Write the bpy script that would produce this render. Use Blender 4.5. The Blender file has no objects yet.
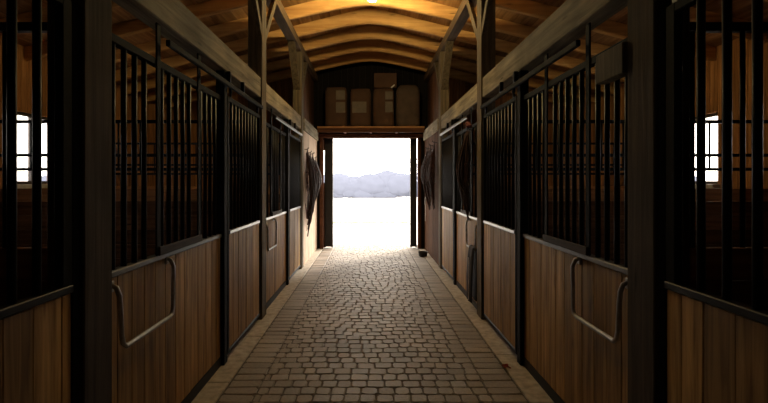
import bpy, bmesh, math, random
from mathutils import Vector, Matrix, noise
random.seed(7)
R = math.radians
scene = bpy.context.scene
COL = scene.collection

# ------------------------------------------------------------------ layout
CX = 0.02                       # centre line of the aisle
HALF = 1.30                     # half width between the posts' aisle faces
POSTS = [2.42, 6.20, 9.74]
POS = {-1: [2.42, 6.20, 9.74], 1: [2.505, 6.20, 9.74]}   # the right near post stands a touch further on      # distance of each pair of posts
YEND = 12.60                    # end wall
YBACK = -2.9
XOUT = 4.92                     # outer walls
SL = 0.25                       # roof slope
ZR = 4.79                       # underside of roof boards at the ridge
BEAM0, BEAM1 = 2.65, 2.89

# ------------------------------------------------------------------ materials
def new_mat(name):
    m = bpy.data.materials.new(name); m.use_nodes = True
    nt = m.node_tree
    b = nt.nodes['Principled BSDF']
    return m, nt, b

def link(nt, a, b): nt.links.new(a, b)

def wood(name, dark, light, axis='Z', scale=1.0, rough=0.75, var=0.35, bump=0.25, knots=True, dirt=0.0):
    m, nt, b = new_mat(name)
    N = nt.nodes
    tc = N.new('ShaderNodeTexCoord'); geo = N.new('ShaderNodeNewGeometry')
    add = N.new('ShaderNodeVectorMath'); add.operation = 'MULTIPLY_ADD'
    comb = N.new('ShaderNodeCombineXYZ')
    mul = N.new('ShaderNodeMath'); mul.operation = 'MULTIPLY'; mul.inputs[1].default_value = 37.0
    link(nt, geo.outputs['Random Per Island'], mul.inputs[0])
    for i in range(3): link(nt, mul.outputs[0], comb.inputs[i])
    add.operation = 'ADD'
    link(nt, tc.outputs['Object'], add.inputs[0]); link(nt, comb.outputs[0], add.inputs[1])
    mp = N.new('ShaderNodeMapping')
    s = {'X': (1.2, 22, 22), 'Y': (22, 1.2, 22), 'Z': (22, 22, 1.2)}[axis]
    mp.inputs['Scale'].default_value = [v * scale for v in s]
    link(nt, add.outputs[0], mp.inputs[0])
    n1 = N.new('ShaderNodeTexNoise'); n1.inputs['Scale'].default_value = 1.0
    n1.inputs['Detail'].default_value = 6; n1.inputs['Roughness'].default_value = 0.62
    n1.inputs['Distortion'].default_value = 0.6
    link(nt, mp.outputs[0], n1.inputs['Vector'])
    ramp = N.new('ShaderNodeValToRGB')
    ramp.color_ramp.elements[0].position = 0.30; ramp.color_ramp.elements[0].color = (*dark, 1)
    ramp.color_ramp.elements[1].position = 0.68; ramp.color_ramp.elements[1].color = (*light, 1)
    link(nt, n1.outputs[0], ramp.inputs[0])
    # knots: stretched voronoi cells
    mp2 = N.new('ShaderNodeMapping')
    s2 = {'X': (1.6, 9, 9), 'Y': (9, 1.6, 9), 'Z': (9, 9, 1.6)}[axis]
    mp2.inputs['Scale'].default_value = s2
    link(nt, add.outputs[0], mp2.inputs[0])
    vo = N.new('ShaderNodeTexVoronoi'); vo.inputs['Scale'].default_value = 1.0
    link(nt, mp2.outputs[0], vo.inputs['Vector'])
    kr = N.new('ShaderNodeMapRange'); kr.inputs[1].default_value = 0.03; kr.inputs[2].default_value = 0.13
    kr.inputs[3].default_value = 0.35 if knots else 1.0; kr.inputs[4].default_value = 1.0
    link(nt, vo.outputs['Distance'], kr.inputs[0])
    # per board brightness
    br = N.new('ShaderNodeMapRange'); br.inputs[3].default_value = 1 - var; br.inputs[4].default_value = 1 + var
    link(nt, geo.outputs['Random Per Island'], br.inputs[0])
    # big soft stains
    n2 = N.new('ShaderNodeTexNoise'); n2.inputs['Scale'].default_value = 1.7; n2.inputs['Detail'].default_value = 4
    link(nt, add.outputs[0], n2.inputs['Vector'])
    st = N.new('ShaderNodeMapRange'); st.inputs[1].default_value = .3; st.inputs[2].default_value = .7
    st.inputs[3].default_value = 0.72 - dirt; st.inputs[4].default_value = 1.12
    link(nt, n2.outputs[0], st.inputs[0])
    m1 = N.new('ShaderNodeMath'); m1.operation = 'MULTIPLY'
    link(nt, kr.outputs[0], m1.inputs[0]); link(nt, br.outputs[0], m1.inputs[1])
    m2 = N.new('ShaderNodeMath'); m2.operation = 'MULTIPLY'
    link(nt, m1.outputs[0], m2.inputs[0]); link(nt, st.outputs[0], m2.inputs[1])
    sc = N.new('ShaderNodeVectorMath'); sc.operation = 'SCALE'
    link(nt, ramp.outputs[0], sc.inputs[0]); link(nt, m2.outputs[0], sc.inputs['Scale'])
    link(nt, sc.outputs[0], b.inputs['Base Color'])
    b.inputs['Roughness'].default_value = rough; b.inputs['Specular IOR Level'].default_value = .12
    bp = N.new('ShaderNodeBump'); bp.inputs['Strength'].default_value = bump; bp.inputs['Distance'].default_value = 0.006
    link(nt, n1.outputs[0], bp.inputs['Height']); link(nt, bp.outputs[0], b.inputs['Normal'])
    return m

def plain(name, col, rough=0.6, metal=0.0, var=0.25, nscale=9.0, bump=0.1, spec=None):
    m, nt, b = new_mat(name)
    N = nt.nodes
    tc = N.new('ShaderNodeTexCoord')
    n = N.new('ShaderNodeTexNoise'); n.inputs['Scale'].default_value = nscale; n.inputs['Detail'].default_value = 5
    link(nt, tc.outputs['Object'], n.inputs['Vector'])
    r = N.new('ShaderNodeValToRGB')
    r.color_ramp.elements[0].position = .3; r.color_ramp.elements[1].position = .7
    r.color_ramp.elements[0].color = (*[c * (1 - var) for c in col], 1)
    r.color_ramp.elements[1].color = (*[min(1, c * (1 + var)) for c in col], 1)
    link(nt, n.outputs[0], r.inputs[0]); link(nt, r.outputs[0], b.inputs['Base Color'])
    b.inputs['Roughness'].default_value = rough; b.inputs['Metallic'].default_value = metal
    if spec is not None: b.inputs['Specular IOR Level'].default_value = spec
    bp = N.new('ShaderNodeBump'); bp.inputs['Strength'].default_value = bump; bp.inputs['Distance'].default_value = .004
    link(nt, n.outputs[0], bp.inputs['Height']); link(nt, bp.outputs[0], b.inputs['Normal'])
    return m

def paver_mat(name, c0, c1):
    m, nt, b = new_mat(name); N = nt.nodes
    geo = N.new('ShaderNodeNewGeometry'); tc = N.new('ShaderNodeTexCoord')
    r = N.new('ShaderNodeValToRGB')
    r.color_ramp.elements[0].color = (*c0, 1); r.color_ramp.elements[1].color = (*c1, 1)
    link(nt, geo.outputs['Random Per Island'], r.inputs[0])
    n = N.new('ShaderNodeTexNoise'); n.inputs['Scale'].default_value = 34; n.inputs['Detail'].default_value = 8
    n.inputs['Roughness'].default_value = .7
    link(nt, tc.outputs['Object'], n.inputs['Vector'])
    n2 = N.new('ShaderNodeTexNoise'); n2.inputs['Scale'].default_value = 1.1; n2.inputs['Detail'].default_value = 5
    link(nt, tc.outputs['Object'], n2.inputs['Vector'])
    a = N.new('ShaderNodeMapRange'); a.inputs[1].default_value = .3; a.inputs[2].default_value = .7
    a.inputs[3].default_value = .75; a.inputs[4].default_value = 1.2
    link(nt, n.outputs[0], a.inputs[0])
    a2 = N.new('ShaderNodeMapRange'); a2.inputs[1].default_value = .35; a2.inputs[2].default_value = .65
    a2.inputs[3].default_value = .8; a2.inputs[4].default_value = 1.12
    link(nt, n2.outputs[0], a2.inputs[0])
    mm = N.new('ShaderNodeMath'); mm.operation = 'MULTIPLY'
    link(nt, a.outputs[0], mm.inputs[0]); link(nt, a2.outputs[0], mm.inputs[1])
    sc = N.new('ShaderNodeVectorMath'); sc.operation = 'SCALE'
    link(nt, r.outputs[0], sc.inputs[0]); link(nt, mm.outputs[0], sc.inputs['Scale'])
    link(nt, sc.outputs[0], b.inputs['Base Color'])
    b.inputs['Roughness'].default_value = .62
    bp = N.new('ShaderNodeBump'); bp.inputs['Strength'].default_value = .5; bp.inputs['Distance'].default_value = .004
    link(nt, n.outputs[0], bp.inputs['Height']); link(nt, bp.outputs[0], b.inputs['Normal'])
    return m

M = {}
M['front'] = wood('front_boards', (.14, .070, .018), (.50, .285, .098), 'Z', var=.3, rough=.62)
M['outer'] = wood('outer_boards', (.19, .078, .026), (.48, .23, .085), 'Z', var=.3)
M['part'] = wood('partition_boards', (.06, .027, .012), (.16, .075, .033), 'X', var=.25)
M['cap'] = wood('cap_board', (.22, .10, .04), (.44, .22, .09), 'X', var=.1)
M['post'] = wood('post_timber', (.055, .042, .024), (.15, .115, .068), 'Z', var=.1, rough=.8, bump=.5)
M['beam'] = wood('beam_timber', (.10, .082, .050), (.34, .285, .18), 'Y', var=.1, rough=.8, bump=.6, scale=.8, dirt=.15)
M['plate'] = wood('plate_timber', (.06, .038, .02), (.15, .10, .055), 'Y', var=.1)
M['rafter'] = wood('rafter_timber', (.36, .175, .055), (.66, .40, .145), 'X', var=.18, scale=.5, bump=.5)
M['roof'] = wood('roof_boards', (.20, .095, .03), (.46, .25, .09), 'Y', var=.25, scale=.6, knots=False)
M['gable_shade'] = wood('shaded_gable_boards', (.004, .003, .003), (.012, .008, .006), 'Z', var=.2)  # near-black: shade around the shelf and doorway is put into the board colour
M['pale'] = wood('daylit_boards', (.52, .36, .24), (.78, .62, .48), 'Z', var=.08, knots=False, rough=.7)  # daylight from the doorway on the left wall is painted into these boards
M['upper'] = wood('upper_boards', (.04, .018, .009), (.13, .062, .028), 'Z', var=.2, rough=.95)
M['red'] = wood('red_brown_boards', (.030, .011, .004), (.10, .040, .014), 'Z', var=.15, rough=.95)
M['lintel'] = wood('lintel_timber', (.07, .028, .016), (.14, .06, .03), 'X', var=.1)
M['shelf'] = wood('shelf_edge', (.36, .17, .07), (.62, .34, .15), 'X', var=.1)
M['feed'] = wood('feed_board', (.02, .012, .008), (.05, .03, .02), 'Y', var=.1)
M['steel'] = plain('black_steel', (.005, .005, .006), rough=.45, metal=0.0, var=.2, bump=.01, spec=.10)
M['rail'] = plain('highlight_rail', (.10, .09, .08), rough=.35, metal=.7, var=.3, nscale=20)  # paler metal for far rails, their highlight is put into the colour
M['post_near'] = wood('post_timber_shaded', (.03, .02, .012), (.085, .058, .034), 'Z', var=.1, rough=.85, bump=.5)  # darker copy of the post timber, dimness of the near end painted in
M['sillrail'] = plain('dull_rail', (.045, .038, .032), rough=.5, metal=.1, var=.3, nscale=20)  # darker near copy of the rail metal, without the painted highlight
M['matte'] = plain('matte_black_steel', (.005, .005, .005), rough=.8, var=.2, bump=.03, spec=.08)
M['galv'] = plain('galvanised', (.34, .32, .29), rough=.5, metal=.5, var=.2, nscale=25)
M['doorblack'] = plain('door_black', (.010, .009, .010), rough=.7, bump=.05)
M['concrete'] = plain('curb_concrete', (.34, .29, .22), rough=.85, var=.3, nscale=14, bump=.4)
M['joint'] = plain('joint_sand', (.085, .068, .05), rough=.95, var=.4, nscale=30)
M['bed'] = plain('bedding', (.20, .13, .07), rough=1, var=.4, nscale=40, bump=1.0)
M['paver'] = paver_mat('pavers', (.20, .16, .12), (.30, .245, .185))
M['carton'] = plain('carton', (.085, .042, .022), rough=.85, var=.18, nscale=3)
M['sack'] = plain('paper_sack', (.085, .055, .036), rough=.8, var=.25, nscale=5, bump=.6)
M['label'] = plain('pale_label', (.15, .12, .09), rough=.7, var=.12)
M['tape'] = plain('grey_tape', (.75, .74, .72), rough=.5)
M['leather'] = plain('leather', (.03, .012, .007), rough=.7, var=.4, nscale=18, spec=.12)
M['redweb'] = plain('red_webbing', (.13, .02, .018), rough=.8)
M['blanket'] = plain('blanket_cloth', (.03, .028, .03), rough=.9, var=.3, bump=.6)
M['highlight'] = plain('blanket_highlight', (.34, .30, .25), rough=.85)  # pale tone standing for light on the blanket's folded edge
M['twine'] = plain('red_twine', (.30, .03, .02), rough=.9)
M['sill'] = plain('sill_paint', (.42, .39, .34), rough=.7)
M['frame'] = plain('frame_dark', (.04, .03, .025), rough=.6)
M['cladding'] = plain('outside_cladding', (.02, .014, .01), rough=.9)
M['bucket'] = plain('bucket_rubber', (.02, .018, .018), rough=.6)
M['bark'] = plain('haze_tinted_bark', (.50, .50, .55), rough=.95)  # distance haze is put into the colour of bark and foliage
M['hedge'] = plain('haze_tinted_trees', (.104, .116, .162), rough=1, var=.04, nscale=.5, bump=0)  # lavender haze over the trees is painted into their colour

def ground_mat():
    m, nt, b = new_mat('pale_ground'); N = nt.nodes
    tc = N.new('ShaderNodeTexCoord')
    n = N.new('ShaderNodeTexNoise'); n.inputs['Scale'].default_value = .8; n.inputs['Detail'].default_value = 8
    link(nt, tc.outputs['Object'], n.inputs['Vector'])
    r = N.new('ShaderNodeValToRGB')
    r.color_ramp.elements[0].position = .3; r.color_ramp.elements[1].position = .7
    r.color_ramp.elements[0].color = (.70, .69, .66, 1); r.color_ramp.elements[1].color = (.80, .79, .77, 1)
    link(nt, n.outputs[0], r.inputs[0]); link(nt, r.outputs[0], b.inputs['Base Color'])
    b.inputs['Roughness'].default_value = .95
    return m
M['ground'] = ground_mat()
M['yellow'] = plain('yellow_grass', (.62, .58, .24), rough=1, var=.2)

def glass_mat():
    m, nt, b = new_mat('window_glass'); N = nt.nodes
    t = N.new('ShaderNodeBsdfTransparent'); t.inputs[0].default_value = (.93, .94, .95, 1)
    g = N.new('ShaderNodeBsdfGlossy'); g.inputs['Roughness'].default_value = .05
    mx = N.new('ShaderNodeMixShader'); mx.inputs[0].default_value = .05
    link(nt, t.outputs[0], mx.inputs[1]); link(nt, g.outputs[0], mx.inputs[2])
    link(nt, mx.outputs[0], N['Material Output'].inputs[0])
    return m
M['glass'] = glass_mat()

def emis(name, col, s):
    m, nt, b = new_mat(name)
    b.inputs['Emission Color'].default_value = (*col, 1); b.inputs['Emission Strength'].default_value = s
    b.inputs['Base Color'].default_value = (*col, 1)
    return m
M['bulb'] = emis('bulb_glow', (1.0, .76, .36), 680)

# ------------------------------------------------------------------ mesh helpers
class MB:
    def __init__(self): self.bm = bmesh.new()
    def box(self, x0, x1, y0, y1, z0, z1, bev=0.0, seg=1):
        if x0 > x1: x0, x1 = x1, x0
        t = bmesh.new() if bev else self.bm
        v = [t.verts.new((x, y, z)) for x in (x0, x1) for y in (y0, y1) for z in (z0, z1)]
        for f in ((0, 1, 3, 2), (4, 6, 7, 5), (0, 4, 5, 1), (2, 3, 7, 6), (0, 2, 6, 4), (1, 5, 7, 3)):
            t.faces.new([v[i] for i in f])
        if bev:
            bmesh.ops.bevel(t, geom=t.edges[:], offset=bev, segments=seg, affect='EDGES', profile=.5)
            self._merge(t)
        return self
    def _merge(self, t, mat=None):
        mp = {}
        for v in t.verts: mp[v] = self.bm.verts.new(mat @ v.co if mat else v.co)
        for f in t.faces: self.bm.faces.new([mp[v] for v in f.verts])
        t.free()
    def prism(self, pts, fn):          # pts: section polygon (a,b); fn(a,b,t)->co, t 0/1
        a = [self.bm.verts.new(fn(p[0], p[1], 0)) for p in pts]
        b = [self.bm.verts.new(fn(p[0], p[1], 1)) for p in pts]
        n = len(pts)
        self.bm.faces.new(a); self.bm.faces.new(b[::-1])
        for i in range(n): self.bm.faces.new((a[i], b[i], b[(i+1) % n], a[(i+1) % n]))
        return self
    def tube(self, pts, r, seg=8, flat=1.0, caps=True, closed=False):
        pts = [Vector(p) for p in pts]; n = len(pts); rings = []
        up = Vector((.13, .21, .97)); prev = None
        for i, p in enumerate(pts):
            if closed: d = pts[(i+1) % n] - pts[i-1]
            else: d = pts[min(i+1, n-1)] - pts[max(i-1, 0)]
            d.normalize()
            a = prev if prev is not None else (Vector((1, 0, 0)) if abs(d.x) < .7 else Vector((0, 1, 0)))
            a = (a - d * a.dot(d)).normalized(); prev = a
            b = d.cross(a)
            rr = r[i] if isinstance(r, (list, tuple)) else r
            rings.append([self.bm.verts.new(p + a * math.cos(2*math.pi*k/seg) * rr * flat + b * math.sin(2*math.pi*k/seg) * rr) for k in range(seg)])
        m = n if closed else n - 1
        for i in range(m):
            A, B = rings[i], rings[(i+1) % n]
            for k in range(seg): self.bm.faces.new((A[k], A[(k+1) % seg], B[(k+1) % seg], B[k]))
        if caps and not closed:
            self.bm.faces.new(rings[0][::-1]); self.bm.faces.new(rings[-1])
        return self
    def ball(self, c, r, sub=2, sc=(1, 1, 1), amp=0, fr=1.0):
        t = bmesh.new(); bmesh.ops.create_icosphere(t, subdivisions=sub, radius=1)
        for v in t.verts:
            k = 1 + (amp * noise.noise(v.co * fr + Vector(c)) if amp else 0)
            v.co = Vector((v.co.x * sc[0], v.co.y * sc[1], v.co.z * sc[2])) * r * k + Vector(c)
        self._merge(t); return self
    def rev(self, prof, c, seg=16):
        rings = [[self.bm.verts.new((c[0] + r*math.cos(2*math.pi*k/seg), c[1] + r*math.sin(2*math.pi*k/seg), c[2] + z)) for k in range(seg)] for r, z in prof]
        for A, B in zip(rings, rings[1:]):
            for k in range(seg): self.bm.faces.new((A[k], A[(k+1) % seg], B[(k+1) % seg], B[k]))
        self.bm.faces.new(rings[0][::-1]); self.bm.faces.new(rings[-1]); return self
    def build(self, name, mat, parent=None, smooth=False, loc=None):
        bmesh.ops.recalc_face_normals(self.bm, faces=self.bm.faces[:])
        me = bpy.data.meshes.new(name); self.bm.to_mesh(me); self.bm.free()
        me.materials.append(M[mat] if isinstance(mat, str) else mat)
        if smooth:
            for p in me.polygons: p.use_smooth = True
        o = bpy.data.objects.new(name, me); COL.objects.link(o)
        if parent: o.parent = parent
        if loc: o.location = loc
        return o

def tag(o, label=None, cat=None, group=None, kind=None):
    if label: o['label'] = label
    if cat: o['category'] = cat
    if group: o['group'] = group
    if kind: o['kind'] = kind
    return o
def empty(name, loc, label, cat, group=None):
    o = bpy.data.objects.new(name, None); COL.objects.link(o); o.location = loc
    o.empty_display_size = .1
    return tag(o, label, cat, group)
def struct(o): o['kind'] = 'structure'; return o

SIDE = {-1: 'left', 1: 'right'}
def XA(s, out=0.0): return CX + s * (HALF + out)     # aisle face moved outwards by out

# ------------------------------------------------------------------ floor
def octo(m, x0, x1, y0, y1, h=0.0):
    g = .0028
    x0 += g; x1 -= g; y0 += g; y1 -= g
    j = lambda a=.004: random.uniform(-a, a)
    def ring(ins, z, cut):
        a, b, c, d = x0+ins, x1-ins, y0+ins, y1-ins
        return [(a+cut, c), (b-cut, c), (b, c+cut), (b, d-cut), (b-cut, d), (a+cut, d), (a, d-cut), (a, c+cut)], z
    cut = random.uniform(.008, .026)
    jit = [(j(), j()) for _ in range(8)]
    hz = random.uniform(-.0025, .0025)
    tilt = (random.uniform(-.02, .02), random.uniform(-.02, .02))
    cxm, cym = (x0+x1)/2, (y0+y1)/2
    rings = []
    for ins, z, mul in ((0, -.02, 1), (0.001, -.006, 1), (.007, 0, 1)):
        pts, zz = ring(ins, z, cut*(1 if ins < .005 else .8))
        rings.append([m.bm.verts.new((p[0]+q[0], p[1]+q[1], zz + hz + (p[0]-cxm)*tilt[0] + (p[1]-cym)*tilt[1])) for p, q in zip(pts, jit)])
    for A, B in zip(rings, rings[1:]):
        for k in range(8): m.bm.faces.new((A[k], A[(k+1) % 8], B[(k+1) % 8], B[k]))
    m.bm.faces.new(rings[-1])

def build_floor():
    m = MB()
    xl, xr = XA(-1) + .13, XA(1) - .13
    P = .14
    y = YBACK + .02; r = 0
    W = xr - xl - .52
    while y < YEND + .9:
        bl = .26
        octo(m, xl, xl + .26, y, y + P); octo(m, xr - .26, xr, y, y + P)
        x = xl + bl; x1 = xr - bl
        ws = [(.05, .085, .115)[r % 3]]
        while sum(ws) < W - .08: ws.append(random.choice((.10, .12, .12, .13, .15)))
        f = W / sum(ws)
        for w in ws:
            xm = x + w*f/2
            amp = .035 * max(0, min(1, (y - 4.2) / 1.5))      # the far courses swing in shallow arcs
            dy = amp * math.sin((xm - CX) * 7.0 + 1.2 * math.sin(y * .9))
            octo(m, x, x + w*f, y + dy, y + P + dy); x += w*f
        r += 1; y += P
    yend = y
    struct(m.build('floor', 'paver'))
    struct(MB().box(-XOUT, XOUT, YBACK, YEND + .9, -.12, -.008).build('floor', 'joint'))
    for s in (-1, 1):
        struct(MB().box(XA(s, .14), s * (XOUT - .02), YBACK + .02, YEND - .02, -.006, .02).build('floor', 'bed'))
        t = MB()                                       # concrete curb strip in lengths
        y = YBACK + .02
        while y < YEND - .1:
            L = min(random.uniform(.8, 1.5), YEND - .02 - y)
            t.box(XA(s, -.128), XA(s, .13), y, y + L - .006, -.006, .012 + random.uniform(0, .004), .005)
            y += L
        struct(t.build('trim_1' if s < 0 else 'trim_2', 'concrete'))
build_floor()

# ------------------------------------------------------------------ outer shell
def boards(m, a0, a1, z0fn, z1fn, place, w=.16, th=.02, gap=.004):
    """vertical boards between a0 and a1; place(a, t, z)->co"""
    a = a0
    while a < a1 - .01:
        b = min(a + w * random.uniform(.9, 1.1), a1)
        if a1 - b < .05: b = a1
        t = th * random.uniform(.85, 1.1)
        z0, z1a, z1b = z0fn(a), z1fn(a), z1fn(b)
        c = [place(x, d, z) for x, d, z in ((a+gap, 0, z0), (b-gap, 0, z0), (b-gap, 0, z1b), (a+gap, 0, z1a), (a+gap, t, z0), (b-gap, t, z0), (b-gap, t, z1b), (a+gap, t, z1a))]
        v = [m.bm.verts.new(q) for q in c]
        for f in ((0, 1, 2, 3), (4, 7, 6, 5), (0, 4, 5, 1), (1, 5, 6, 2), (2, 6, 7, 3), (3, 7, 4, 0)): m.bm.faces.new([v[i] for i in f])
        a = b

def zroof(x): return ZR - SL * abs(x)
WIN = [(3.35, 4.25), (7.02, 7.95)]
WZ0, WZ1 = 1.62, 2.64
nwin = 0
for s in (-1, 1):
    wins = [(a + (.2 if s > 0 and a > 5 else 0), b + (.08 if s > 0 and a > 5 else 0)) for a, b in WIN]
    m = MB()
    zt = zroof(XOUT) + .02
    edges = [YBACK] + [v for w in wins for v in w] + [YEND + .1]
    for i in range(0, len(edges), 2):
        a, b = edges[i], edges[i+1]
        boards(m, a, b, lambda y: 0, lambda y: zt, lambda y, t, z: (s*(XOUT - t), y, z))
        m.box(s*XOUT, s*(XOUT+.1), a, b, -.1, zt)
    for a, b in wins:
        boards(m, a, b, lambda y: 0, lambda y: WZ0, lambda y, t, z: (s*(XOUT - t), y, z))
        boards(m, a, b, lambda y: WZ1, lambda y: zt, lambda y, t, z: (s*(XOUT - t), y, z))
        m.box(s*XOUT, s*(XOUT+.1), a, b, -.1, WZ0); m.box(s*XOUT, s*(XOUT+.1), a, b, WZ1, zt)
    struct(m.build('wall_' + SIDE[s], 'outer'))
    for a, b in wins:
        nwin += 1
        w = bpy.data.objects.new('window_%d' % nwin, None); COL.objects.link(w)
        w.location = (s*XOUT, (a+b)/2, WZ0); struct(w)
        h = (b-a)/2; H = WZ1 - WZ0
        f = MB()
        for y0, y1, z0, z1 in ((-h, -h+.045, 0, H), (h-.045, h, 0, H), (-h+.045, h-.045, H-.045, H), (-h+.045, h-.045, 0, .045), (-.018, .018, .045, H-.045)):
            f.box(s*.02, s*.07, y0, y1, z0, z1)
        f.build('window_frame', 'frame', w)
        g = MB().box(s*.042, s*.048, -h+.04, h-.04, .04, H-.04); g.build('window_pane', 'glass', w)
        MB().box(-s*.12, s*.03, -h-.05, h+.05, -.06, -.002, .004).build('window_sill', 'sill', w)

# roof boards: long boards running with the aisle, two slopes
for s in (-1, 1):
    m = MB()
    u = 0.0; L = XOUT + .35
    nrm = Vector((s*SL, 0, 1)).normalized()
    while u < L:
        w = random.uniform(.15, .2); b = min(u + w, L)
        ys = YBACK - .15
        while ys < YEND + .4:
            ye = min(ys + random.uniform(2.6, 4.2), YEND + .45)
            if YEND + .45 - ye < 1: ye = YEND + .45
            t0 = 0 + random.uniform(0, .004)
            co = []
            for (x, y, t) in ((u+.002, ys, t0), (b-.002, ys, t0), (b-.002, ye-.004, t0), (u+.002, ye-.004, t0), (u+.002, ys, .03), (b-.002, ys, .03), (b-.002, ye-.004, .03), (u+.002, ye-.004, .03)):
                co.append(Vector((s*x, y, ZR - SL*x)) + nrm*t)
            v = [m.bm.verts.new(q) for q in co]
            for f in ((0, 1, 2, 3), (4, 7, 6, 5), (0, 4, 5, 1), (1, 5, 6, 2), (2, 6, 7, 3), (3, 7, 4, 0)): m.bm.faces.new([v[i] for i in f])
            ys = ye
        u = b
    # weather skin above the boards
    m.prism([(0, ZR + .034), (s*(L+.1), ZR + .034 - SL*(L+.1)), (s*(L+.1), ZR + .09 - SL*(L+.1)), (0, ZR + .09)],
            lambda a, b, t: (a, (YBACK - .3) if t == 0 else YEND + .5, b))
    struct(m.build('ceiling', 'roof'))

# rafters
k = 0
yr = 12.09
while yr > YBACK + .1:
    for s in (-1, 1):
        m = MB()
        n = 26; rings = []
        x0, x1 = .0, XOUT - .03
        for i in range(n + 1):
            x = x0 + (x1 - x0) * i / n
            j = lambda: random.uniform(-.006, .006)
            zt = ZR - SL*x - .004
            zb = ZR - .188 - SL * math.sqrt(x*x + .42**2)  # underside eased round at the ridge
            sec = [(-.045, zt), (-.05, zt-.03), (-.05+j(), zb+.02+j()), (-.028, zb+j()*.5), (.028, zb+j()*.5), (.05+j(), zb+.02+j()), (.05, zt-.03), (.045, zt)]
            rings.append([m.bm.verts.new((s*x, a, z)) for a, z in sec])
        for A, B in zip(rings, rings[1:]):
            for q in range(8): m.bm.faces.new((A[q], A[(q+1) % 8], B[(q+1) % 8], B[q]))
        m.bm.faces.new(rings[0][::-1]); m.bm.faces.new(rings[-1])
        o = m.build('rafter', 'rafter', smooth=False, loc=(0, yr, 0))
        tag(o, 'golden brown roof rafter sloping down to the %s from the ridge' % SIDE[s], 'rafter', 'rafters on the %s slope of the roof' % SIDE[s])
    yr -= .96; k += 1

# end wall with the doorway, back wall
DX0, DX1, DZ = -1.17, 1.20, 2.73
pl = lambda x, t, z: (x, YEND + .02 - t, z)
xs = 1.44
m = MB()
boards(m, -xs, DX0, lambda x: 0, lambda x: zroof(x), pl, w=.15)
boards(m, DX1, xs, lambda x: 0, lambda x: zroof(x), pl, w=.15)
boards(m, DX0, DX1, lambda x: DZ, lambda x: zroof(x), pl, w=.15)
struct(m.build('wall_end', 'gable_shade'))
m = MB()
boards(m, -XOUT, -xs, lambda x: 0, lambda x: zroof(x), pl, w=.15)
boards(m, xs, XOUT, lambda x: 0, lambda x: zroof(x), pl, w=.15)
struct(m.build('wall_end', 'outer'))
m = MB()
m.prism([(-XOUT, 0), (DX0, 0), (DX0, zroof(DX0)), (-XOUT, zroof(XOUT))], lambda a, b, t: (a, YEND + .021 + .1*t, b))
m.prism([(DX1, 0), (XOUT, 0), (XOUT, zroof(XOUT)), (DX1, zroof(DX1))], lambda a, b, t: (a, YEND + .021 + .1*t, b))
m.prism([(DX0, DZ), (DX1, DZ), (DX1, zroof(DX1)), (0, ZR), (DX0, zroof(DX0))], lambda a, b, t: (a, YEND + .021 + .1*t, b))
struct(m.build('wall_end', 'cladding'))
m = MB(); boards(m, -XOUT, XOUT, lambda x: 0, lambda x: zroof(x), lambda x, t, z: (x, YBACK - .02 + t, z), w=.2)
m.prism([(-XOUT, 0), (XOUT, 0), (XOUT, zroof(XOUT)), (0, ZR), (-XOUT, zroof(XOUT))], lambda a, b, t: (a, YBACK - .021 - .1*t, b))
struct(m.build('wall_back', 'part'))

# side walls of the last bay
for s in (-1, 1):
    m = MB()
    x = XA(s, .04)
    boards(m, POSTS[2] + .13, YEND, lambda y: .012, lambda y: BEAM0 + .02, lambda y, t, z: (x - s*t + s*.0, y, z), w=.13)
    m.box(x + s*.001, x + s*.08, POSTS[2] + .13, YEND, .02, BEAM0 + .02)
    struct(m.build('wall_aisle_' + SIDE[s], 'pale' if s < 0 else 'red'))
    m = MB()
    boards(m, POSTS[2] + .13, YEND, lambda y: BEAM0 + .022, lambda y: zroof(x) - .2, lambda y, t, z: (x + s*.08 - s*t, y, z), w=.15)
    m.box(x + s*.081, x + s*.13, POSTS[2] + .13, YEND, BEAM0 + .022, zroof(x) - .22)
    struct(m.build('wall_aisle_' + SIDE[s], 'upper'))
# jambs, header and black door leaves
m = MB(); m.box(DX0 - .06, DX0 + .02, YEND - .07, YEND + .14, 0.01, DZ, .004); struct(m.build('trim_3', 'lintel'))
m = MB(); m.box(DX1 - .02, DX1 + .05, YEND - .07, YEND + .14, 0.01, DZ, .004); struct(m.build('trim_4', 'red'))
m = MB(); m.box(XA(-1, .03), XA(1, .03), YEND - .09, YEND + .14, DZ, 2.83, .004); struct(m.build('trim_5', 'lintel'))
for s, xa, xb in ((-1, -1.13, -.925), (1, 1.005, 1.165)):
    e = empty('door_leaf', ((xa+xb)/2, YEND + .2, 0), 'narrow black folded door leaf on the %s of the bright doorway' % SIDE[s], 'door')
    w = (xb - xa)/2
    p = MB()
    for i in range(3): p.box(-w+.02, w-.02, -.055 + .045*i, -.02 + .045*i, .04, DZ + .02)
    p.build('leaf_board', 'doorblack', e)
    MB().box(-w, -w+.03, -.07, .09, .02, DZ + .05, .004).build('edge_strip', 'doorblack', e)
    MB().box(w-.03, w, -.07, .09, .02, DZ + .05, .004).build('edge_strip', 'doorblack', e)
    if s < 0:
        for za, zb in ((.02, 1.63), (2.44, DZ + .05)): MB().box(-w-.075, -w-.002, -.05, -.01, za, zb).build('closing_strip', 'lintel', e)
struct(MB().box(-1.5, 1.5, YEND + .125, YEND + .35, DZ + .055, DZ + .2).build('trim_6', 'doorblack'))
struct(MB().box(DX0, DX1, YEND + .0, YEND + .9, -.1, -.015).build('trim_7', 'concrete'))

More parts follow.
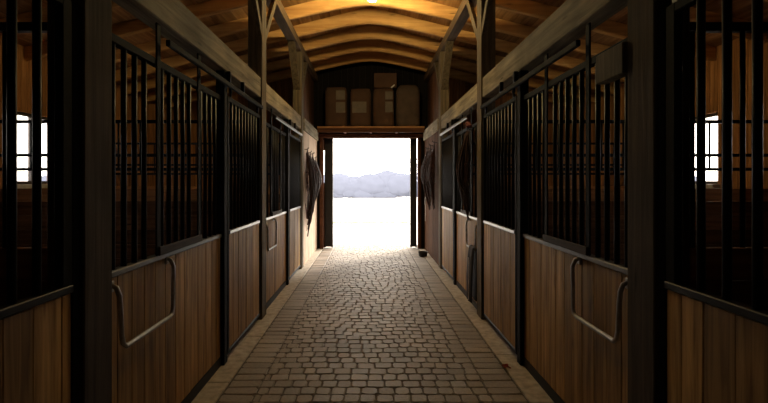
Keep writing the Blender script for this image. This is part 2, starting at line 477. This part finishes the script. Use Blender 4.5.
# ------------------------------------------------------------------ posts, beams, plates
BAY = ['nearest', 'middle', 'farthest']
ZP0 = 4.105
for s in (-1, 1):
    xi, xo = XA(s), XA(s, .17)
    for i, py in enumerate(POS[s]):
        e = empty('timber_post', (XA(s, .085), py, 0.012), '%s timber roof post on the %s side of the aisle' % (BAY[i], SIDE[s]), 'post')
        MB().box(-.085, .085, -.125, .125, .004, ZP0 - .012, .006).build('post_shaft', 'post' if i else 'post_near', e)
        for d in (-1, 1):
            b = MB()
            # 45 degree knee brace, thickness along x
            z0, z1 = 3.38 - .012, ZP0 - .016
            y0 = d*.127; dy = .62; t = .14
            b.prism([(y0, z0), (y0, z0+t), (y0 + d*(z1-z0-t), z1), (y0 + d*(z1-z0), z1)], lambda a, c, tt: (((-s*.08 + s*.045*tt) if i == 1 else (-s*.08 + s*.08*tt) if (i == 2 and d > 0) else (-.07 + .12*tt)), a, c))
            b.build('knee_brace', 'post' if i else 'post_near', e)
    # lower beam lengths
    seg = [(YBACK + .01, POS[s][0] - .127), (POS[s][0] + .127, POSTS[1] - .127), (POSTS[1] + .127, POSTS[2] - .127), (POSTS[2] + .127, YEND - .095)]
    nm = ['above the nearest stall', 'between the nearest and the middle post', 'between the middle and the farthest post', 'between the farthest post and the end wall']
    for (a, b), t in zip(seg, nm):
        inn = .015 if b < 10 else -.02
        ou = .15 if b < 10 else .015
        o = MB().box(XA(s, inn) , XA(s, ou), a, b, BEAM0, BEAM1, .008).build('timber_beam', 'beam')
        tag(o, 'grey weathered timber beam on the %s %s' % (SIDE[s], t), 'beam')
    o = MB().box(XA(s, .0), XA(s, .16), YBACK + .02, YEND - .01, ZP0, ZP0 + .145, .006).build('roof_beam', 'plate')
    tag(o, 'long upper beam on top of the %s posts carrying the rafters' % SIDE[s], 'beam')

# ------------------------------------------------------------------ stall fronts
barmesh = {}
def bar(name, h, r, x, y, z, parent, mat='steel'):
    key = (round(h, 3), r, mat)
    if key not in barmesh:
        o = MB().tube([(0, 0, 0), (0, 0, h)], r, 10).build(name, mat, parent, smooth=False)
        for p in o.data.polygons: p.use_smooth = len(p.vertices) == 4
        barmesh[key] = o.data
    else:
        o = bpy.data.objects.new(name, barmesh[key]); COL.objects.link(o); o.parent = parent
    o.location = (x, y, z); return o

ZRAIL = 1.19; ZTOP = 2.40
def plank_panel(m, x, s, y0, y1, z0, z1, w=.165):
    y = y0
    while y < y1 - .005:
        b = min(y + w*random.uniform(.85, 1.15), y1)
        if y1 - b < .05: b = y1
        dx = random.uniform(0, .004)
        m.box(x + s*dx, x + s*.035, y + .002, b - .002, z0, z1, .003)
        y = b

def stall_front(s, y0, y1, ya, yb, post_y, label):
    """fixed part with a feed opening and the steel post that ends it; origin at base of y0"""
    e = empty('stall_front', (XA(s, .05), y0, 0.02), label, 'stall front')
    L = y1 - y0
    m = MB(); plank_panel(m, 0, s, .004, L - .004, .075, ZRAIL - .055); m.build('plank_panel', 'front', e)
    MB().box(-s*.004, s*.04, 0.002, L-.002, -.004, .072).build('bottom_channel', 'steel', e)
    MB().box(-s*.012, s*.047, 0.002, L-.002, ZRAIL - .052, ZRAIL - .02, .004).build('sill_rail', 'rail' if y0 > 5 else 'sillrail', e)
    MB().box(-s*.005, s*.04, 0.002, L-.002, ZTOP - .045, ZTOP, .003).build('head_rail', 'matte', e)
    za, zb = ZRAIL - .018, ZTOP - .047
    n = int((L - .1) / .121); st = L / (n + 1)
    for i in range(1, n + 1):
        y = st * i
        if abs(y - (ya - y0)) < .05 or abs(y - (yb - y0)) < .05: continue
        bar('bar', zb - za, .016, s*.0175, y, za, e)
    for yy in (ya - y0, yb - y0):
        MB().box(-s*.012, s*.0, yy - .03, yy + .03, ZRAIL - .018, BEAM0 - .03, .004).build('upright', 'matte', e)
    MB().box(-s*.028, -s*.013, ya - y0 - .02, yb - y0 + .02, ZRAIL - .018, ZRAIL + .036, .004).build('feed_board', 'feed', e)
    MB().box(-s*.033, s*.045, L + .001, L + .10, -.006, BEAM0 - .024, .005).build('steel_post', 'matte', e)
    # blanket bar: U shaped tube hung on the boards
    r = .0135; x = -s*.045
    yb0, yb1 = .08, min(.80, ya - y0 + .14)
    pts = [(-s*.004, yb0 - .01, 1.10), (-s*.035, yb0 - .015, 1.09), (-s*.05, yb0-.015, 1.05), (-s*.045, yb0 + .005, .99), (x, yb0 + .01, .95),
           (x, yb0 + .02, .84), (x, yb0 + .035, .79), (x, yb0 + .07, .765), (x, yb1 - .05, .765), (x, yb1 - .015, .775), (x, yb1, .81),
           (x, yb1, .95), (-s*.05, yb1 - .004, 1.02), (-s*.045, yb1 + .008, 1.08), (-s*.03, yb1, 1.12), (-s*.004, yb1, 1.13)]
    b = MB().tube(pts, r, 8).build('blanket_bar', 'galv', e, smooth=True); b['label'] = 'pale bent metal blanket bar'
    for yy, zz in ((yb0 - .01, 1.10), (yb1, 1.13)):
        MB().box(-s*.012, -s*.001, yy - .022, yy + .022, zz - .035, zz + .022, .003).build('bar_bracket', 'galv', b)
    return e

def sliding_door(s, y0, y1, label, grain='front', pitch=.125, br=.0155, stw=.05):
    e = empty('sliding_door', (XA(s, .02), y0, 0.02), label, 'stall door')
    L = y1 - y0
    MB().box(-s*.002, s*.04, 0, .05, .05, ZTOP + .02, .003).build('stile', 'matte', e)
    MB().box(-s*.002, s*.04, L-.05, L, .05, ZTOP + .02, .003).build('stile', 'matte', e)
    if stw > .06: MB().box(-s*.001, s*.038, L-stw, L-.051, ZRAIL - .006, ZTOP + .02, .003).build('grille_plate', 'matte', e)
    MB().box(-s*.002, s*.04, .052, L-.052, .05, .085, .003).build('bottom_rail', 'steel', e)
    m = MB(); plank_panel(m, 0, s, .054, L - .054, .088, ZRAIL - .045); m.build('plank_panel', grain, e)
    MB().box(-s*.008, s*.042, .052, L-.052, ZRAIL - .042, ZRAIL - .008, .004).build('middle_rail', 'rail' if y0 > 3 else 'steel', e)
    MB().box(-s*.002, s*.038, .052, L-stw-.002, ZTOP - .02, ZTOP + .02, .003).build('head_rail', 'matte', e)
    za, zb = ZRAIL - .006, ZTOP - .022
    n = round((L - .05 - stw) / pitch) - 1; st = (L - .05 - stw) / (n + 1)
    for i in range(1, n + 1): bar('bar', zb - za, br, s*.018, .05 + st*i, za, e)
    # hangers
    for yy in (.12, L - .12):
        h = MB().box(-s*.0, s*.012, yy - .02, yy + .02, ZTOP + .021, ZTOP + .085)
        h.tube([(s*.006 - .01, yy, ZTOP + .085), (s*.006 + .01, yy, ZTOP + .085)], .025, 12)
        h.build('hanger', 'steel', e)
    return e

def door_track(s, y0, y1, brs, label):
    e = empty('door_track', (XA(s, .0), y0, 2.53), label, 'door track')
    L = y1 - y0
    m = MB()
    m.box(-s*.018, s*.012, 0, L, -.02, .02, .004)
    m.build('track_rail', 'matte' if y0 < 5 else 'rail', e)
    for b in brs:
        MB().box(-s*.022, s*.014, b - y0 - .02, b - y0 + .02, .021, BEAM0 - 2.53 - .001, .003).build('bracket', 'steel', e)
    return e

G = .127
F = {1: dict(y0=POSTS[0]+G+.003, y1=4.56, ya=3.20, yb=3.96, d0=4.68, d1=POSTS[1]-G-.005),
     2: dict(y0=POSTS[1]+G+.003, y1=8.12, ya=6.88, yb=7.58, d0=8.24, d1=POSTS[2]-G-.005)}
for s in (-1, 1):
    S = SIDE[s]
    sliding_door(s, .98, POS[s][0]-G-.005, 'dark sliding stall door at the %s edge of the view, in front of the nearest post' % S, pitch=.145, br=.0165, stw=.12)
    door_track(s, -.6, POS[s][0]-G-.02, (0.2, 1.6), 'door track above the dark stall door at the %s edge of the view' % S)
    for b, nm in ((1, 'nearest'), (2, 'middle')):
        f = dict(F[b])
        if b == 1: f['y0'] = POS[s][0] + G + .003
        stall_front(s, f['y0'], f['y1'], f['ya'], f['yb'], 0,
                    'fixed plank and bar stall front just behind the %s %s post, with blanket bar' % (nm, S))
        sliding_door(s, f['d0'], f['d1'], 'plank and bar sliding door just before the %s %s post' % (BAY[b], S))
        door_track(s, f['ya'] + .035, f['d1'] - .02, (f['d0'] - .05, f['d0'] + .45), 'door track over the %s stall doors between the %s and %s posts' % (S, nm, BAY[b]))

# wood block nailed behind the nearest right post
o = MB().box(XA(1, -.02), XA(1, .045), 2.637, 2.95, 2.21, 2.375, .006)
o = o.build('timber_block', 'post'); tag(o, 'short timber block fixed behind the nearest right post at grille top height', 'timber block')

# ------------------------------------------------------------------ partitions between stalls
def partition(s, y, near):
    xa, xb = XA(s, .18), s * (XOUT - .025)
    L = abs(xb - xa)
    e = empty('stall_partition', (xa, y, 0.02), 'wood and bar partition wall between %s stalls beside the %s post' % (SIDE[s], near), 'partition')
    top = 1.55 if y > 4 else 1.32
    m = MB(); z = .02
    while z < top - .19:
        m.box(0, s*L, -.02 + random.uniform(0, .004), .02, z, min(z + .17, top - .155), .003); z += .172
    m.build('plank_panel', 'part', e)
    MB().box(0, s*L, -.024, .024, top - .15, top, .004).build('cap_board', 'cap', e)
    rails = [2.36] + ([1.955, 1.785] if y > 4 else [])
    for zz in rails: MB().box(0, s*L, -.02, .02, zz - .02, zz + .02 if zz > 2 else zz + .018).build('rail', 'steel', e)
    MB().box(0, s*(.05 if y > 4 else .02), -.025, .025, top + .001, 2.335).build('end_post', 'steel', e)
    MB().box(s*(L-.05), s*L, -.025, .025, top + .001, 2.335).build('end_post', 'steel', e)
    z0 = 1.785 if y > 4 else top
    n = int(L / .26)
    for i in range(1, n):
        bar('bar', 2.34 - z0, .012, s * L * i / n, 0, z0, e)
for s in (-1, 1):
    for y, nm in zip(POSTS, BAY): partition(s, y, nm)

# ------------------------------------------------------------------ shelf over the doorway and what stands on it
SZ = 2.955; SY = 11.98
e = empty('storage_shelf', (CX, SY, 2.84), 'wooden shelf across the aisle above the doorway', 'shelf')
MB().box(-1.255, 1.255, .03, .52, .055, .10).build('shelf_board', 'lintel', e)
MB().box(-1.255, 1.255, -.0, .028, .075, .115, .003).build('front_edge', 'shelf', e)
MB().box(-1.255, 1.255, .005, .028, -.03, .073, .003).build('front_board', 'lintel', e)
for x in (-.62, .0, .62): MB().box(x-.025, x+.025, .03, .52, -.01, .053).build('joist', 'lintel', e)
SZ = 2.941
def X_at(px, d): return (px - 370) * d / 512
def Z_at(py, d): return 1.65 + (182 - py) * d / 512
D = 12.22
def carton(px0, px1, pyt, label, r=.05, mat='carton', patches=(), top_round=.0, y=D):
    x0, x1 = X_at(px0, D), X_at(px1, D); zt = Z_at(pyt, D)
    w = (x1-x0)/2; h = zt - SZ - .002
    e = empty('storage_sack', ((x0+x1)/2, y, SZ + .002), label, 'sack')
    m = MB()
    t = bmesh.new()
    # stuffed upright bag: rounded box, slightly waisted, creased
    nz, na = 18, 28
    rings = []
    for i in range(nz + 1):
        f = i / nz; z = f * h
        prof = 1 - .16 * max(0, 1 - f/.06)**2 - (.10 + top_round) * max(0, (f - .86)/.14)**2
        ring = []
        for q in range(na):
            a = 2*math.pi*q/na; c, sn = math.cos(a), math.sin(a)
            p = 5.0
            rr = (abs(c)**p + abs(sn)**p) ** (-1/p)
            k = prof * (1 + .035 * noise.noise(Vector((c*2, sn*2, z*5)) + Vector((px0, 0, 0))))
            ring.append(t.verts.new((c*rr*w*k, sn*rr*.19*k, z + (.012*noise.noise(Vector((c, sn, px0))) if i > 2 else 0))))
        rings.append(ring)
    for A, B in zip(rings, rings[1:]):
        for q in range(na): t.faces.new((A[q], A[(q+1) % na], B[(q+1) % na], B[q]))
    t.faces.new(rings[0][::-1]); t.faces.new(rings[-1])
    m._merge(t); m.build('sack_body', mat, e, smooth=True)
    for a, b, c, d in patches:
        xx0, xx1 = X_at(a, D) - (x0+x1)/2, X_at(b, D) - (x0+x1)/2
        z0, z1 = Z_at(d, D) - SZ, Z_at(c, D) - SZ
        p = MB().box(xx0, xx1, -.203, -.196, z0, z1, .002).build('pale_patch', 'label', e); p['label'] = 'pale rectangular label'
    return e, (x0+x1)/2, zt
carton(325.5, 347, 88.5, 'brown upright sack, leftmost on the shelf above the doorway', patches=((336.5, 345.5, 92, 101), (336.5, 345.5, 103.5, 114)))
carton(350.5, 371, 90, 'brown upright sack with a wide pale patch, second from the left on the shelf', patches=((352.5, 366.5, 103, 114),))
carton(373, 394, 89.5, 'brown upright sack under the low box, third from the left on the shelf', patches=((385, 392.5, 93, 101), (385, 392.5, 103, 113.5)))
carton(396, 419.5, 86, 'grey brown rounded sack, rightmost on the shelf above the doorway', mat='sack', top_round=.22)
x0, x1 = X_at(374, D), X_at(396.3, D); zb = Z_at(89.2, D); zt = Z_at(74.5, D)
e = empty('cardboard_box', ((x0+x1)/2, D, zb), 'low brown box lying on top of the third sack on the shelf', 'box')
MB().box(-(x1-x0)/2, (x1-x0)/2, -.17, .17, .006, zt-zb, .008, 2).build('box_body', 'carton', e)
MB().box(-(x1-x0)/2 - .001, (x1-x0)/2 + .001, -.02, .02, zt-zb - .002, zt-zb + .002).build('packing_tape', 'carton', e)
t = MB()
for i in range(5):
    a = R(25) ; u = (i-2)*.02
    t.ball((.19 + u, -.178 + .004*i, .05 + u*.9), .022, 1, (1, .35, .8), .4, 3)
p = t.build('tape_scrap', 'tape', e); p['label'] = 'small bright white scrap on the box corner'

# ------------------------------------------------------------------ lamp
e = empty('ceiling_lamp', (.03, 7.25, 4.265), 'small lit jar lamp hanging under the ridge of the roof', 'lamp')
MB().rev([(.055, .10), (.055, .20), (.02, .205)], (0, 0, 0)).build('lamp_base', 'steel', e)
MB().tube([(0, 0, .20), (0, 0, .39)], .012).build('lamp_stem', 'steel', e)
MB().rev([(.015, -.06), (.05, -.045), (.066, 0), (.062, .06), (.045, .098)], (0, 0, 0)).build('lamp_globe', 'bulb', e, smooth=True)

# ------------------------------------------------------------------ tack: bridles, halters, rope, blanket
def bez(pts, n=8):
    P = [Vector(p) for p in pts]; out = []
    Q = [P[0]*2 - P[1]] + P + [P[-1]*2 - P[-2]]
    for i in range(1, len(Q)-2):
        for k in range(n):
            t = k/n
            out.append(.5*((2*Q[i]) + (Q[i+1]-Q[i-1])*t + (2*Q[i-1]-5*Q[i]+4*Q[i+1]-Q[i+2])*t*t + (3*Q[i]-Q[i-1]-3*Q[i+1]+Q[i+2])*t**3))
    out.append(P[-1]); return out

def bridle(s, y, z, label, web='leather', rope=1.1, x=None, cat='bridle', name='bridle', big=1.0, seed=1, chain=False):
    """hangs on the wall side s from a hook; local x points into the aisle"""
    rnd = random.Random(seed)
    X = XA(s, .008) if x is None else x
    e = empty(name, (X, y, z), label, cat)
    i = -s
    q = lambda a, b, c: (i*(.03 + a), b*big, c*big)
    MB().tube([(-i*.012, 0, .0), (i*.05, 0, -.005), (i*.075, 0, .02), (i*.075, 0, .04)], .006, 6).build('hook', 'steel', e, smooth=True)
    MB().tube(bez([q(.02, 0, .012), q(.01, .07, -.06), q(.0, .10, -.28), q(.01, .09, -.46)]), .016, 8, .35).build('cheek_strap', web, e, smooth=True)
    MB().tube(bez([q(.02, 0, .012), q(.02, -.06, -.07), q(.01, -.08, -.3), q(.02, -.07, -.47)]), .016, 8, .35).build('cheek_strap', web, e, smooth=True)
    MB().tube(bez([q(.01, .09, -.30), q(.06, .03, -.34), q(.05, -.05, -.33), q(.01, -.08, -.30)]), .018, 8, .4).build('noseband', web, e, smooth=True)
    MB().tube(bez([q(.02, .06, -.06), q(.05, .0, -.12), q(.03, -.055, -.07)]), .015, 8, .4).build('browband', web, e, smooth=True)
    for yy, zz in ((.09, -.49), (-.07, -.50)):
        c = Vector(q(.015, yy, zz))
        MB().tube([c + Vector((0, .033*math.cos(a), .033*math.sin(a))) for a in [2*math.pi*k/14 for k in range(14)]], .0055, 6, closed=True).build('bit_ring', 'galv', e, smooth=True)
    MB().tube(bez([q(.015, .09, -.52), q(.05, .01, -.55), q(.015, -.07, -.53)]), .008, 6).build('bit', 'galv', e, smooth=True)
    for k in range(12):
        o_ = rnd.uniform(-.01, .10)
        a = rnd.uniform(-.10, .10); b = rnd.uniform(-.06, .06)
        MB().tube(bez([q(.015, a, -.05), q(.04 + o_, a + .05, -.3), q(.05 + o_, b, -rope*.6), q(.03, b - .05, -rope*rnd.uniform(.7, 1)), q(.05 + o_, a - .06, -.5*rope), q(.02, a*.3, -.04)]), .015, 6, .5).build('rein', web, e, smooth=True)
    if chain:
        c = MB()
        for k in range(14):
            cc = Vector(q(.055, .02*math.sin(k*.9), -.12 - k*.045)); an = (k % 2)*math.pi/2
            c.tube([cc + Vector((math.sin(an)*.014*math.cos(a), math.cos(an)*.014*math.cos(a), .028*math.sin(a))) for a in [2*math.pi*j/10 for j in range(10)]], .004, 5, closed=True)
        c.build('chain', 'galv', e, smooth=True)
    return e
bridle(-1, 10.15, 2.30, 'dark leather bridle on the pale wall, nearest the farthest left post', rope=1.15, seed=2, big=1.5)
bridle(-1, 10.62, 2.26, 'dark leather bridle on the pale left wall, second from the farthest post', rope=1.0, seed=3, big=1.5, chain=True)
bridle(-1, 11.10, 2.26, 'dark leather bridle on the pale left wall, third from the farthest post', rope=.85, seed=12, big=1.5)
bridle(-1, 11.65, 2.20, 'dark leather bridle on the pale wall, closest to the doorway', rope=.7, seed=4, big=1.4)
bridle(1, 10.25, 2.44, 'leather bridle with a bright chain on the brown right wall, nearest the post', rope=.9, seed=5, big=1.5, chain=True)
bridle(1, 10.85, 2.42, 'leather bridle with long reins on the brown right wall, middle of three', rope=1.0, seed=11, big=1.5)
bridle(1, 11.5, 2.40, 'leather bridle with a bright chain on the brown right wall, nearest the doorway', rope=.8, seed=6, big=1.4, chain=True)
e = bridle(1, 6.66, 2.36, 'dark halter hung from the bars behind the middle right post', rope=.85, seed=8, big=1.4, x=XA(1, -.005), cat='halter', name='halter', web='leather')
m = MB()
for k in range(7): m.ball((-.045 + random.uniform(-.02, .02), random.uniform(-.1, .1), .03 + random.uniform(-.02, .03)), .036, 2, (.7, 1.1, .6), .4, 3)
p = m.build('red_pad', 'redweb', e, smooth=True); p['label'] = 'bunched red padding'
# lead strap on right wall
m = MB().tube(bez([(0, 0, 0), (-.02, .02, -.1), (-.015, .01, -.4), (-.02, .0, -.62)]), .011, 6, .6)
o = m.build('lead_strap', 'galv', smooth=True, loc=(XA(1, .012), 12.15, 1.34)); tag(o, 'pale lead strap hanging low on the brown right wall beside the doorway', 'strap')
# halter low on left wall
m = MB().tube(bez([(0, 0, 0), (.02, .05, -.15), (.02, .02, -.3), (.02, -.04, -.16), (.0, -.005, -.01)]), .013, 6, .5)
m.tube(bez([(.01, 0, -.02), (.03, .02, -.3), (.03, -.02, -.55)]), .010, 6, .6)
o = m.build('lead_rope', 'redweb', smooth=True, loc=(XA(-1, .012), 10.25, 1.22)); tag(o, 'dark red looped lead rope on the pale wall behind the farthest left post', 'rope')

# horse blanket folded over the middle right blanket bar
def blanket():
    yb = POSTS[1] + G + .14; y1 = yb + .26
    e = empty('horse_blanket', (XA(1, .05), yb, .02), 'dark horse blanket folded over the blanket bar behind the middle right post', 'blanket')
    prof = [(-.030, .12), (-.028, .5), (-.030, .68), (-.028, .767), (-.045, .789), (-.0605, .767), (-.066, .68), (-.078, .4), (-.085, .10), (-.10, .10), (-.098, .4), (-.085, .69), (-.071, .79), (-.045, .812), (-.020, .79), (-.012, .69), (-.012, .4), (-.014, .12)]
    prof = [(a, z) for a, z in prof]
    m = MB(); n = 10; rings = []
    for i in range(n+1):
        f = i/n; y = (y1-yb)*f
        rings.append([m.bm.verts.new((a + .006*math.sin(f*9 + z*4)*(1 if a < -.05 else .2), y + .012*math.sin(z*6), z)) for a, z in prof])
    for A, B in zip(rings, rings[1:]):
        for q in range(len(prof)): m.bm.faces.new((A[q], A[(q+1) % len(prof)], B[(q+1) % len(prof)], B[q]))
    m.bm.faces.new(rings[0][::-1]); m.bm.faces.new(rings[-1])
    m.build('blanket_cloth', 'blanket', e, smooth=True)
    m = MB().box(-.108, -.1025, .10, .125, .12, .66).build('highlight_stripe', 'highlight', e); m['label'] = 'pale binding stripe'  # lit fold edge of the blanket, painted as a pale strip
blanket()

# scraps on the floor
m = MB()
for k in range(3):
    m.tube(bez([(random.uniform(-.04, .04), random.uniform(-.04, .04), .006 + .012*random.random()) for _ in range(6)]), .004, 5)
o = m.build('twine_scrap', 'twine', loc=(1.20, 4.52, .014)); tag(o, 'small scrap of red twine at the foot of the right steel post', 'twine')
e = empty('feed_tub', (1.17, 11.3, .002), 'small black rubber tub on the floor at the foot of the brown right wall', 'tub')
MB().rev([(.07, .0), (.09, .02), (.105, .11), (.112, .115), (.098, .112), (.082, .03), (.001, .025)], (0, 0, 0)).build('tub_body', 'bucket', e, smooth=True)

# ------------------------------------------------------------------ outside
m = MB(); m.box(-90, 90, YEND + .9, 160, -.3, -.03)
g = m.build('ground', 'ground'); struct(g)
m = MB(); m.box(-90, 90, -60, YEND + .9, -.5, -.14); g2 = m.build('ground', 'ground'); struct(g2)
# yellowed grass strip across the yard
m = MB()
rnd = random.Random(5)
for i in range(5200):
    x = rnd.uniform(-2.6, 1.6); y = 20.9 + rnd.gauss(0, .28)
    if abs(y-20.9) > .7: continue
    h = rnd.uniform(.02, .06); a = rnd.uniform(0, 6.28); w = .012
    v = [m.bm.verts.new(c) for c in ((x-w*math.cos(a), y-w*math.sin(a), -.031), (x+w*math.cos(a), y+w*math.sin(a), -.031), (x+rnd.uniform(-.02, .02), y+rnd.uniform(-.02, .02), -.03+h))]
    m.bm.faces.new(v)
o = m.build('grass', 'yellow'); tag(o, 'strip of yellowed grass across the bright yard', 'grass', kind='stuff')
# line of hazy trees
m = MB(); rnd = random.Random(9)
x = -34
while x < 34:
    w = rnd.uniform(1.3, 2.4); h = rnd.uniform(2.2, 2.5) + (.35 if .6 < x < 2.4 else 0)
    z = h * .52
    m.ball((x, 54 + rnd.uniform(-.2, .2), z), 1.0, 4, (w*1.15, .7, h*.5), .12, 2.2)
    for k in range(5):
        m.ball((x + rnd.uniform(-w, w)*.8, 53.75 + rnd.uniform(-.15, .15), rnd.uniform(.3, h*.72)), rnd.uniform(.5, .8), 3, (1.6, .35, 1), .12, 2.5)
    x += w * .95
for v in m.bm.verts:
    n_ = noise.noise(v.co * 3.1)
    v.co += Vector((n_*.08, 0, noise.noise(v.co*4.7)*.14))
    if v.co.z < 0: v.co.z = -.03
o = m.build('tree_line', 'hedge', smooth=True); tag(o, 'long low bank of hazy grey lavender trees across the yard', 'trees', kind='stuff')
# a bare tree at the right
e = empty('bare_tree', (5.0, 50, -.03), 'thin hazy tree rising above the tree line at the right of the doorway', 'tree')
m = MB(); rnd = random.Random(3); leaves = MB()
def branch(p, d, L, r, lev):
    q = p + d*L*.5 + Vector((rnd.uniform(-.05, .05), 0, rnd.uniform(0, .08)))*L; e2 = q + (d + Vector((0, 0, .15))).normalized()*L*.5
    m.tube([p, q, e2], [r, r*.8, r*.55], 5)
    if lev == 0:
        for _ in range(5):
            c = e2 + Vector((rnd.gauss(0, .15), rnd.gauss(0, .15), rnd.gauss(0, .12)))
            leaves.ball(c, rnd.uniform(.05, .12), 1, (1.3, 1, .7), .5, 4)
        return
    for k in range(3 if lev > 1 else 4):
        nd = (d + Vector((rnd.uniform(-.9, .9), rnd.uniform(-.7, .7), rnd.uniform(-.1, .5)))).normalized()
        branch(p + (e2-p)*rnd.uniform(.6, 1), nd, L*rnd.uniform(.55, .75), r*.55, lev-1)
branch(Vector((0, 0, 0)), Vector((-.05, 0, 1)), 2.1, .09, 3)
m.build('trunk', 'bark', e); leaves.build('foliage', 'bark', e)

# ------------------------------------------------------------------ light
w = bpy.data.worlds.new('overcast_sky'); scene.world = w; w.use_nodes = True
nt = w.node_tree; N = nt.nodes
bg = N['Background']
tc = N.new('ShaderNodeTexCoord'); sx = N.new('ShaderNodeSeparateXYZ')
link(nt, tc.outputs['Generated'], sx.inputs[0])
rp = N.new('ShaderNodeValToRGB')
rp.color_ramp.elements[0].position = 0; rp.color_ramp.elements[0].color = (1, .91, .78, 1)
rp.color_ramp.elements[1].position = .6; rp.color_ramp.elements[1].color = (1, .92, .82, 1)
link(nt, sx.outputs[2], rp.inputs[0]); link(nt, rp.outputs[0], bg.inputs[0])
bg.inputs[1].default_value = 7.0
S = bpy.data.lights.new('hazy_sun', 'SUN'); S.energy = 8; S.angle = R(12); S.color = (1, .93, .84)
so = bpy.data.objects.new('hazy_sun', S); COL.objects.link(so)
dirv = Vector((-0.62, -1.0, -0.62))          # sunlight comes from the far right, low
so.rotation_euler = dirv.to_track_quat('-Z', 'Y').to_euler()

# ------------------------------------------------------------------ camera
cam = bpy.data.cameras.new('camera'); co = bpy.data.objects.new('camera', cam); COL.objects.link(co)
cam.sensor_width = 36; cam.lens = 24.0
cam.shift_x = 14/768; cam.shift_y = -19.5/768
cam.clip_start = .05; cam.clip_end = 400
co.location = (0, 0, 1.65); co.rotation_euler = (R(90), 0, 0)
scene.camera = co
scene.view_settings.view_transform = 'Standard'
scene.view_settings.look = 'None'
scene.view_settings.gamma = 1
scene.view_settings.use_curve_mapping = False
scene.view_settings.exposure = 0.0
scene.cycles.max_bounces = 10
scene.cycles.diffuse_bounces = 6
scene.cycles.transparent_max_bounces = 12
scene.cycles.use_denoising = True
scene.cycles.sample_clamp_indirect = 6
